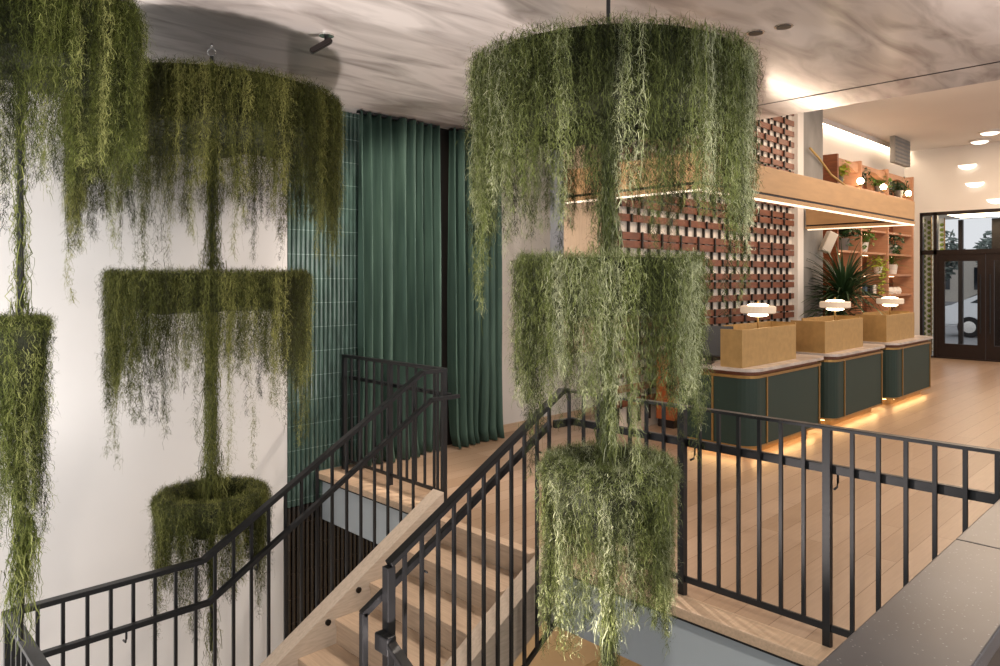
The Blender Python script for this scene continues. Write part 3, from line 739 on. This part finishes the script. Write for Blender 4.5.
def potted(x, y, z, kind, label, seed, s=1.0, potm='pot_white', lm='leaf_mid', trail=0):
    t = thing('potted_plant', label, 'plant', (x, y, z), group=None)
    pot(t, .075*s, .13*s, potm)
    if kind == 'blade': blades('leaves', 0, 0, .12*s, 38, .30*s, lm, .009*s, .8, seed=seed, parent=t)
    else: bush('leaves', 0, 0, .13*s, 150, .17*s, lm, t, seed, .04*s, trail)
    return t
# big dracaena between desks and column
t = thing('potted_plant', 'large dark spiky dracaena in front of the concrete column', 'plant', (12.3, 4.55, 0))
MB().lathe([(.2, 0), (.27, .5), (.25, .5), (.24, .46)], 0, 0).done('pot', 'pot_grey', t)
MB().tube([(0, 0, .4), (.03, 0, .9), (0, .02, 1.35)], [.035, .03, .028]).tube([(0, 0, .4), (-.08, .03, .8), (-.12, .05, 1.12)], [.03, .025, .022]).done('stem', 'bark', t, smooth=True)
blades('leaves', 0, 0, 1.42, 210, 1.0, 'leaf_dark', .022, 1.0, seed=4, parent=t)
blades('leaves', -.12, .05, 1.12, 90, .85, 'leaf_dark', .021, 1.3, seed=5, parent=t)
def zsh(k): return SZ[k]+.021
pl = [
 (13.95, 5.18, 3, 'bush', 'tall dark plant in grey pot in the left shelf bay under the beam', 1, 1.75, 'pot_grey', 'leaf_dark', 0),
 (15.05, 5.2, 3, 'bush', 'bushy green plant in white pot in the middle shelf bay', 2, 1.45, 'pot_white', 'leaf_mid', 0),
 (15.75, 5.15, 2, 'bush', 'yellow-green plant trailing far down beside the right divider', 4, 1.15, 'pot_white', 'leaf_yellow', .6),
 (16.75, 5.2, 3, 'bush', 'dark leafy plant in white pot directly under the beam in the right bay', 5, 1.45, 'pot_white', 'leaf_dark', .2),
 (16.75, 5.2, 2, 'blade', 'spider plant with arching leaves in white pot in the right bay', 6, 1.6, 'pot_white', 'leaf_mid', 0),
]
for x, y, k, kd, lb, sd, s, pm, lm, tr in pl: potted(x, y, zsh(k), kd, lb, sd, s, pm, lm, tr)
top_l = ['yellow-green plant on top of the shelving, nearest the brown end panel', 'dark green plant on top of the shelving beside the first star light', 'dark green plant on top of the shelving beside the middle star light', 'small green plant on top of the shelving nearest the entrance']
for i, (x, lm) in enumerate([(13.75, 'leaf_yellow'), (14.75, 'leaf_dark'), (15.95, 'leaf_mid'), (17.1, 'leaf_dark')]):
    potted(x, 5.18, SZ[6]+.021, 'bush', top_l[i], 60+i, 1.35, 'pot_grey', lm)
for i, x in enumerate((14.3, 15.55, 17.1)):
    t = thing('accent_light', ['bright accent light on the shelf top nearest the column', 'bright accent light on the shelf top between the other two', 'bright accent light on the shelf top nearest the entrance'][i], 'light', (x, 4.98, 3.56), group='accent lights on the shelf top')
    MB().cyl(0, 0, -.02, .03, .03, n=12).done('base', 'brass_trim', t)
    MB().sphere(0, 0, .08, .06).done('bulb', 'star_glow', t, smooth=True)
    MB().box(-.01, .01, 0, .1, -.02, -.005).done('arm', 'brass_trim', t)
# small things on the shelves
items = [(15.0, 1, 'box', 'book_a', 'blue box standing on the low middle shelf'), (15.3, 1, 'box', 'book_c', 'black book standing on the low middle shelf'), (15.5, 1, 'box', 'book_b', 'white book leaning on the low middle shelf'),
         (16.6, 1, 'jar', 'pot_white', 'white jar on the low right shelf, left of a pair'), (16.85, 1, 'jar', 'pot_white', 'white jar on the low right shelf, middle one'), (17.1, 1, 'jar', 'pot_white', 'white jar on the low right shelf, nearest the entrance'),
         (14.0, 1, 'box', 'book_b', 'cream box on the low left shelf behind the dracaena')]
for x, k, kd, m, lb in items:
    z = zsh(k)
    if kd == 'box': tag(MB().box(x-.07, x+.07, 5.12, 5.3, z, z+.2, .004).done('storage_box' if 'box' in lb else 'book', m), lb, 'box' if 'box' in lb else 'book')
    else: tag(MB().lathe([(.07, z), (.085, z+.06), (.07, z+.12), (.04, z+.14), (.05, z+.15)], x, 5.2).done('jar', m, smooth=False), lb, 'jar', 'white jars on the low right shelf')
tag(MB().tube([(11.9, 4.93, 3.95), (12.3, 4.95, 3.84), (12.9, 4.98, 3.62), (13.6, 5.0, 3.5), (14.4, 5.0, 3.4)], .018, 8).done('rope', 'rope_gold', smooth=True), 'slack gold rope running from the column to the shelf plants', 'rope')
# loudspeaker on the column
t = thing('speaker', 'small tilted cream loudspeaker mounted on the concrete column', 'speaker', (12.45, 4.85, 2.42)); t.rotation_euler = (0, radians(25), radians(-40))
MB().box(-.08, .08, -.07, .07, -.18, .18, .02).done('body', 'speaker_white', t)
MB().box(-.02, .02, .07, .14, -.02, .02).done('bracket', 'black_steel', t)

# ------------------------------------------------------------------ ceiling fittings
t = thing('ceiling_spotlight', 'dark bracket spotlight tilted down from the polished ceiling', 'spotlight', (2.5, 4.22, CZ))
MB().cyl(0, 0, -.012, 0, .05, n=20).done('plate', 'chrome', t)
MB().bar((0, 0, -.01), (0, 0, -.05), .02, .02).done('arm', 'black_steel', t)
MB().bar((.02, -.03, -.04), (-.10, .03, -.13), .05, .035, bev=.006).done('head', 'bronze', t)
for i, (x, y) in enumerate([(4.5, 2.22), (4.52, 2.04)]):
    t = thing('recessed_light', ['recessed ceiling light next to the centre moss chandelier', 'recessed ceiling light farther from the centre moss chandelier'][i], 'light', (x, y, CZ), group='recessed lights in the polished ceiling')
    MB().lathe([(.055, -.006), (.06, -.001), (.04, -.001)], 0, 0, 24).done('trim_ring', 'chrome', t)
    MB().cyl(0, 0, -.009, -.006, .045, n=20).done('lens', 'black_steel', t)
dl = ['disc light highest on the lobby ceiling at the right edge', 'second disc light from the frame edge on the lobby ceiling', 'upper disc light on the wall above the doors', 'lower left disc light on the wall above the doors', 'disc light right above the door frame at the picture edge']
for i, (x, y) in enumerate([(17.2, 3.52), (18.15, 3.9)]):
    t = thing('disc_light', dl[i], 'light', (x, y, HZ), group='disc lights of the lobby')
    MB().lathe([(.2, -.0), (.2, -.03), (.17, -.04)], 0, 0).done('rim', 'warm_plaster', t); MB().lathe([(.165, -.041), (.12, -.07), (.05, -.085)], 0, 0).done('lens', 'disc_glow', t, smooth=True)
for i, (y, z) in enumerate([(4.22, 4.33), (4.08, 3.92), (3.68, 3.53)]):
    t = thing('disc_light', dl[i+2], 'light', (DX, y, z), group='disc lights of the lobby')
    MB().prism([(.17*cos(pi+pi*k/12), .10*sin(pi+pi*k/12)) for k in range(13)], 'x', -.09, -.001).done('shade', 'disc_glow', t)
    MB().box(-.1, -.001, -.18, .18, 0, .012).done('cap', 'warm_plaster', t)

# ------------------------------------------------------------------ entrance doors
d1 = thing('door_1', 'dark bronze glazed double entrance door with transom', 'door', (DX, 0, 0)); d1['kind'] = 'structure'
mb = MB()
for y in (fy0, fy1-.06): mb.box(0, .14, y, y+.06, 0, fz)
mb.box(0, .14, fy0, fy1, fz-.07, fz).box(0, .14, fy0, fy1, 2.36, 2.46)
mb.box(0, .14, 4.83, 4.90, 0, fz).box(0, .14, fy0, fy1, 0, .03).box(0, .14, 2.88, 2.95, 0, fz)
mb.done('frame', 'bronze', d1)
def leaf(y0, y1, hy):
    l = MB().box(.02, .07, y0, y0+.15, .03, 2.36).box(.02, .07, y1-.15, y1, .03, 2.36).box(.02, .07, y0+.15, y1-.15, .03, .34).box(.02, .07, y0+.15, y1-.15, 2.2, 2.36).done('door_leaf', 'bronze', d1)
    MB().box(.04, .048, y0+.15, y1-.15, .34, 2.2).done('glass_pane', 'glass', l)
    MB().tube([(-.03, hy, .6), (-.03, hy, 1.9)], .014).bar((-.03, hy, .7), (.03, hy, .7), .014, .014).bar((-.03, hy, 1.8), (.03, hy, 1.8), .014, .014).done('handle', 'black_steel', l)
leaf(3.895, 4.83, 3.98); leaf(2.95, 3.885, 3.80)
for y0, y1 in ((4.90, 5.12),): MB().box(.06, .068, y0, y1, .03, 2.36).done('glass_pane', 'glass', d1)
MB().box(.06, .068, fy0+.06, 4.83, 2.46, fz-.07).done('glass_pane', 'glass', d1)
MB().box(.06, .068, 4.9, 5.12, 2.46, fz-.07).done('glass_pane', 'glass', d1)
# vestibule behind
struct(MB().box(DX+.2, DX+2.6, fy0-.8, 5.5, fz, fz+.1), 'ceiling_vestibule', 'warm_plaster')
struct(MB().box(DX+.2, DX+2.6, -1, 5.6, -.06, 0), 'floor_vestibule', 'asphalt')
def gscreen(x, y0, y1, label):
    t = thing('metal_screen', label, 'screen', (x, 0, 0), group='green-gold screens in the vestibule')
    MB().box(.02, .04, y0, y1, .02, 3.3).done('backing', 'pot_white', t)
    nb = 26; mb = MB(); w = (y1-y0)/3
    for k in range(nb):
        z = .08+k*.122
        for c in range(3): mb.sphere(0, y0+w*(c+.5), z+(0.06 if c % 2 else 0), .055, (.25, .62*w/.09, .8), 8)
    mb.done('leaf_pattern', 'screen_gold', t)
    for y in (y0, y1): MB().box(-.02, .02, y-.008, y+.008, .02, 3.3).done('edge_strip', 'brass_trim', t)
gscreen(DX+.45, 5.06, 5.36, 'green-gold patterned metal screen next to the sidelight'); gscreen(DX+1.5, 5.05, 5.42, 'green-gold patterned metal screen deeper in the vestibule')
d3 = MB()
d3.box(0, .1, 4.9, 5.0, 0, 3.3).box(0, .1, 4.1, 4.28, 0, 3.3).box(0, .1, 3.3, 3.45, 0, 3.3).box(0, .1, 2.2, 2.35, 0, 3.3).box(0, .1, 2.2, 5, 2.36, 2.46).box(0, .1, 2.2, 5, 0, .1)
o = d3.done('door_3', 'bronze', loc=(DX+2.5, 0, 0)); tag(o, kind='structure')
# outside
struct(MB().box(DX+2.6, 90, -30, 60, -.3, -.06), 'ground', 'asphalt')
t = thing('car', 'white car parked in the street outside the doors', 'car', (27.5, 4.6, -.06), pi/2)
prof = [(-2.2, .35), (-2.25, .75), (-2.1, .95), (-1.3, 1.05), (-.75, 1.5), (.9, 1.55), (1.6, 1.1), (2.2, .95), (2.3, .6), (2.25, .35)]
mb = MB(); mb.prism(prof, 'y', -.88, .88); bmesh.ops.bevel(mb.bm, geom=list(mb.bm.edges), offset=.06, segments=2, affect='EDGES'); bd = mb.done('body', 'car_white', t, smooth=False)
MB().prism([(-1.1, 1.07), (-.68, 1.42), (.02, 1.45), (.02, 1.07)], 'y', .885, .89).prism([(.08, 1.07), (.08, 1.45), (.8, 1.46), (1.38, 1.1)], 'y', .885, .89).done('side_window', 'car_glass', t)
for sx in (-1.4, 1.4):
    for sy in (-.8, .8):
        mb = MB(); Mx = Matrix.Translation((sx, sy, .33)) @ Matrix.Rotation(pi/2, 4, 'X'); mb.cyl(0, 0, -.11, .11, .33, n=24, M4=Mx); w_ = mb.done('wheel', 'rubber', t)
        mb = MB(); mb.cyl(0, 0, -.115, .115, .19, n=16, M4=Mx); mb.done('rim', 'chrome', w_)
for i, (x, y, h, r) in enumerate([(58, 5.5, 6.2, 2.4), (60, 10.8, 6.0, 2.4), (59, 16.2, 6.3, 2.4), (61, 21.6, 6.0, 2.4), (60, 0, 6.2, 2.4)]):
    t = thing('street_tree', 'bushy haze-grey tree across the street outside', 'tree', (x, y, -.06), group='trees across the street')
    MB().tube([(0, 0, 0), (.05, 0, h*.3), (0, .05, h*.6)], [.16, .12, .08]).done('trunk', 'bark', t, smooth=True)
    bush('crown', 0, 0, h*.42, 2200, r, 'hazed_tree_leaf', t, 80+i, .3)
t = thing('building', 'pale building with dark windows far across the street', 'building', (68, -10, -.06))
MB().box(0, 6, 0, 40, 0, 3.6).done('wall', 'facade', t)
for k in range(9): MB().box(-.04, 0, 1.5+4.2*k, 4+4.2*k, 1.0, 2.8).done('window', 'car_glass', t)

# ------------------------------------------------------------------ light
def area(name, loc, rot, sx, sy, e, col='#ffffff', spread=180):
    l = bpy.data.lights.new(name, 'AREA'); l.shape = 'RECTANGLE'; l.size = sx; l.size_y = sy; l.energy = e; l.color = lin(col); l.spread = radians(spread)
    o = bpy.data.objects.new(name, l); COL.objects.link(o); o.location = loc; o.rotation_euler = rot; return o
def spot(name, loc, tgt, e, ang, col, r=.03, blend=.5):
    l = bpy.data.lights.new(name, 'SPOT'); l.energy = e; l.spot_size = radians(ang); l.spot_blend = blend; l.color = lin(col); l.shadow_soft_size = r
    o = bpy.data.objects.new(name, l); COL.objects.link(o); o.location = loc; o.rotation_euler = (Vector(tgt)-Vector(loc)).to_track_quat('-Z', 'Y').to_euler(); return o
W = bpy.data.worlds.new('world'); S.world = W; W.use_nodes = True; bg = W.node_tree.nodes['Background']; bg.inputs[0].default_value = lin('#eef1f5')+(1,); bg.inputs[1].default_value = 1.0
area('lobby_downlight', (10, 2.0, HZ-.05), (0, 0, 0), 5, 2.5, 230, '#ffe6cc')
area('lobby_downlight', (15.5, 2.5, HZ-.05), (0, 0, 0), 4, 3, 190, '#ffe0bf')
area('gallery_downlight', (5.2, 3.6, CZ-.03), (0, 0, 0), 1.6, 2.4, 60, '#ffeedd')
spot('spot_over_stair', (4.6, 3.9, CZ-.06), (2.6, 3.8, -.5), 260, 75, '#fff0e2', .03)
spot('spot_on_tiles', (5.6, 4.4, CZ-.06), (3.4, 6.0, .9), 260, 60, '#fff0e2', .02)
spot('spot_on_curtain', (3.4, 4.6, CZ-.06), (4.9, 5.9, 1.2), 130, 95, '#fff0e2', .05)
area('offframe_fill', (3.0, -2.2, 1.9), (radians(90), 0, radians(12)), 4.0, 2.4, 95, '#fff8f0')  # added soft fill beyond the right edge, no window is built here
area('offframe_fill', (-1.5, 2.4, 1.2), (radians(90), 0, radians(-22)), 2.4, 3.2, 70, '#fffaf6', 115)  # added fill beyond the left edge to brighten the white wall
area('added_lobby_ceiling_fill', (9.5, 3.44, 2.96), (pi, 0, 0), 4.5, .08, 45, '#ffe6cc')  # added unseen strip above the beam, lifts the ceiling brightness
spot('spot_on_moss', (1.2, .6, 2.6), (2.83, 2.13, 1.3), 160, 70, '#fff6ea', .04)
spot('ceiling_uplight', (1.5, 2.1, -.85), (2.9, 2.7, CZ), 620, 100, '#fff1ea', .08)
spot('ceiling_uplight', (-.9, 4.9, -.9), (1.4, 4.4, CZ), 450, 90, '#fffaf6', .2)  # second uplight, added out of view to lighten the left ceiling
area('vestibule_light', (DX+1.3, 4.2, 3.3), (0, 0, 0), 1.2, 1.2, 60, '#ffe9c0')
area('lower_hall_light', (6.3, 3.0, -.52), (0, 0, 0), 2.5, 3, 60, '#ffe0b8')

S.view_settings.view_transform = 'Standard'; S.view_settings.look = 'None'; S.view_settings.gamma = 1; S.view_settings.use_curve_mapping = False
S.view_settings.exposure = 0.1
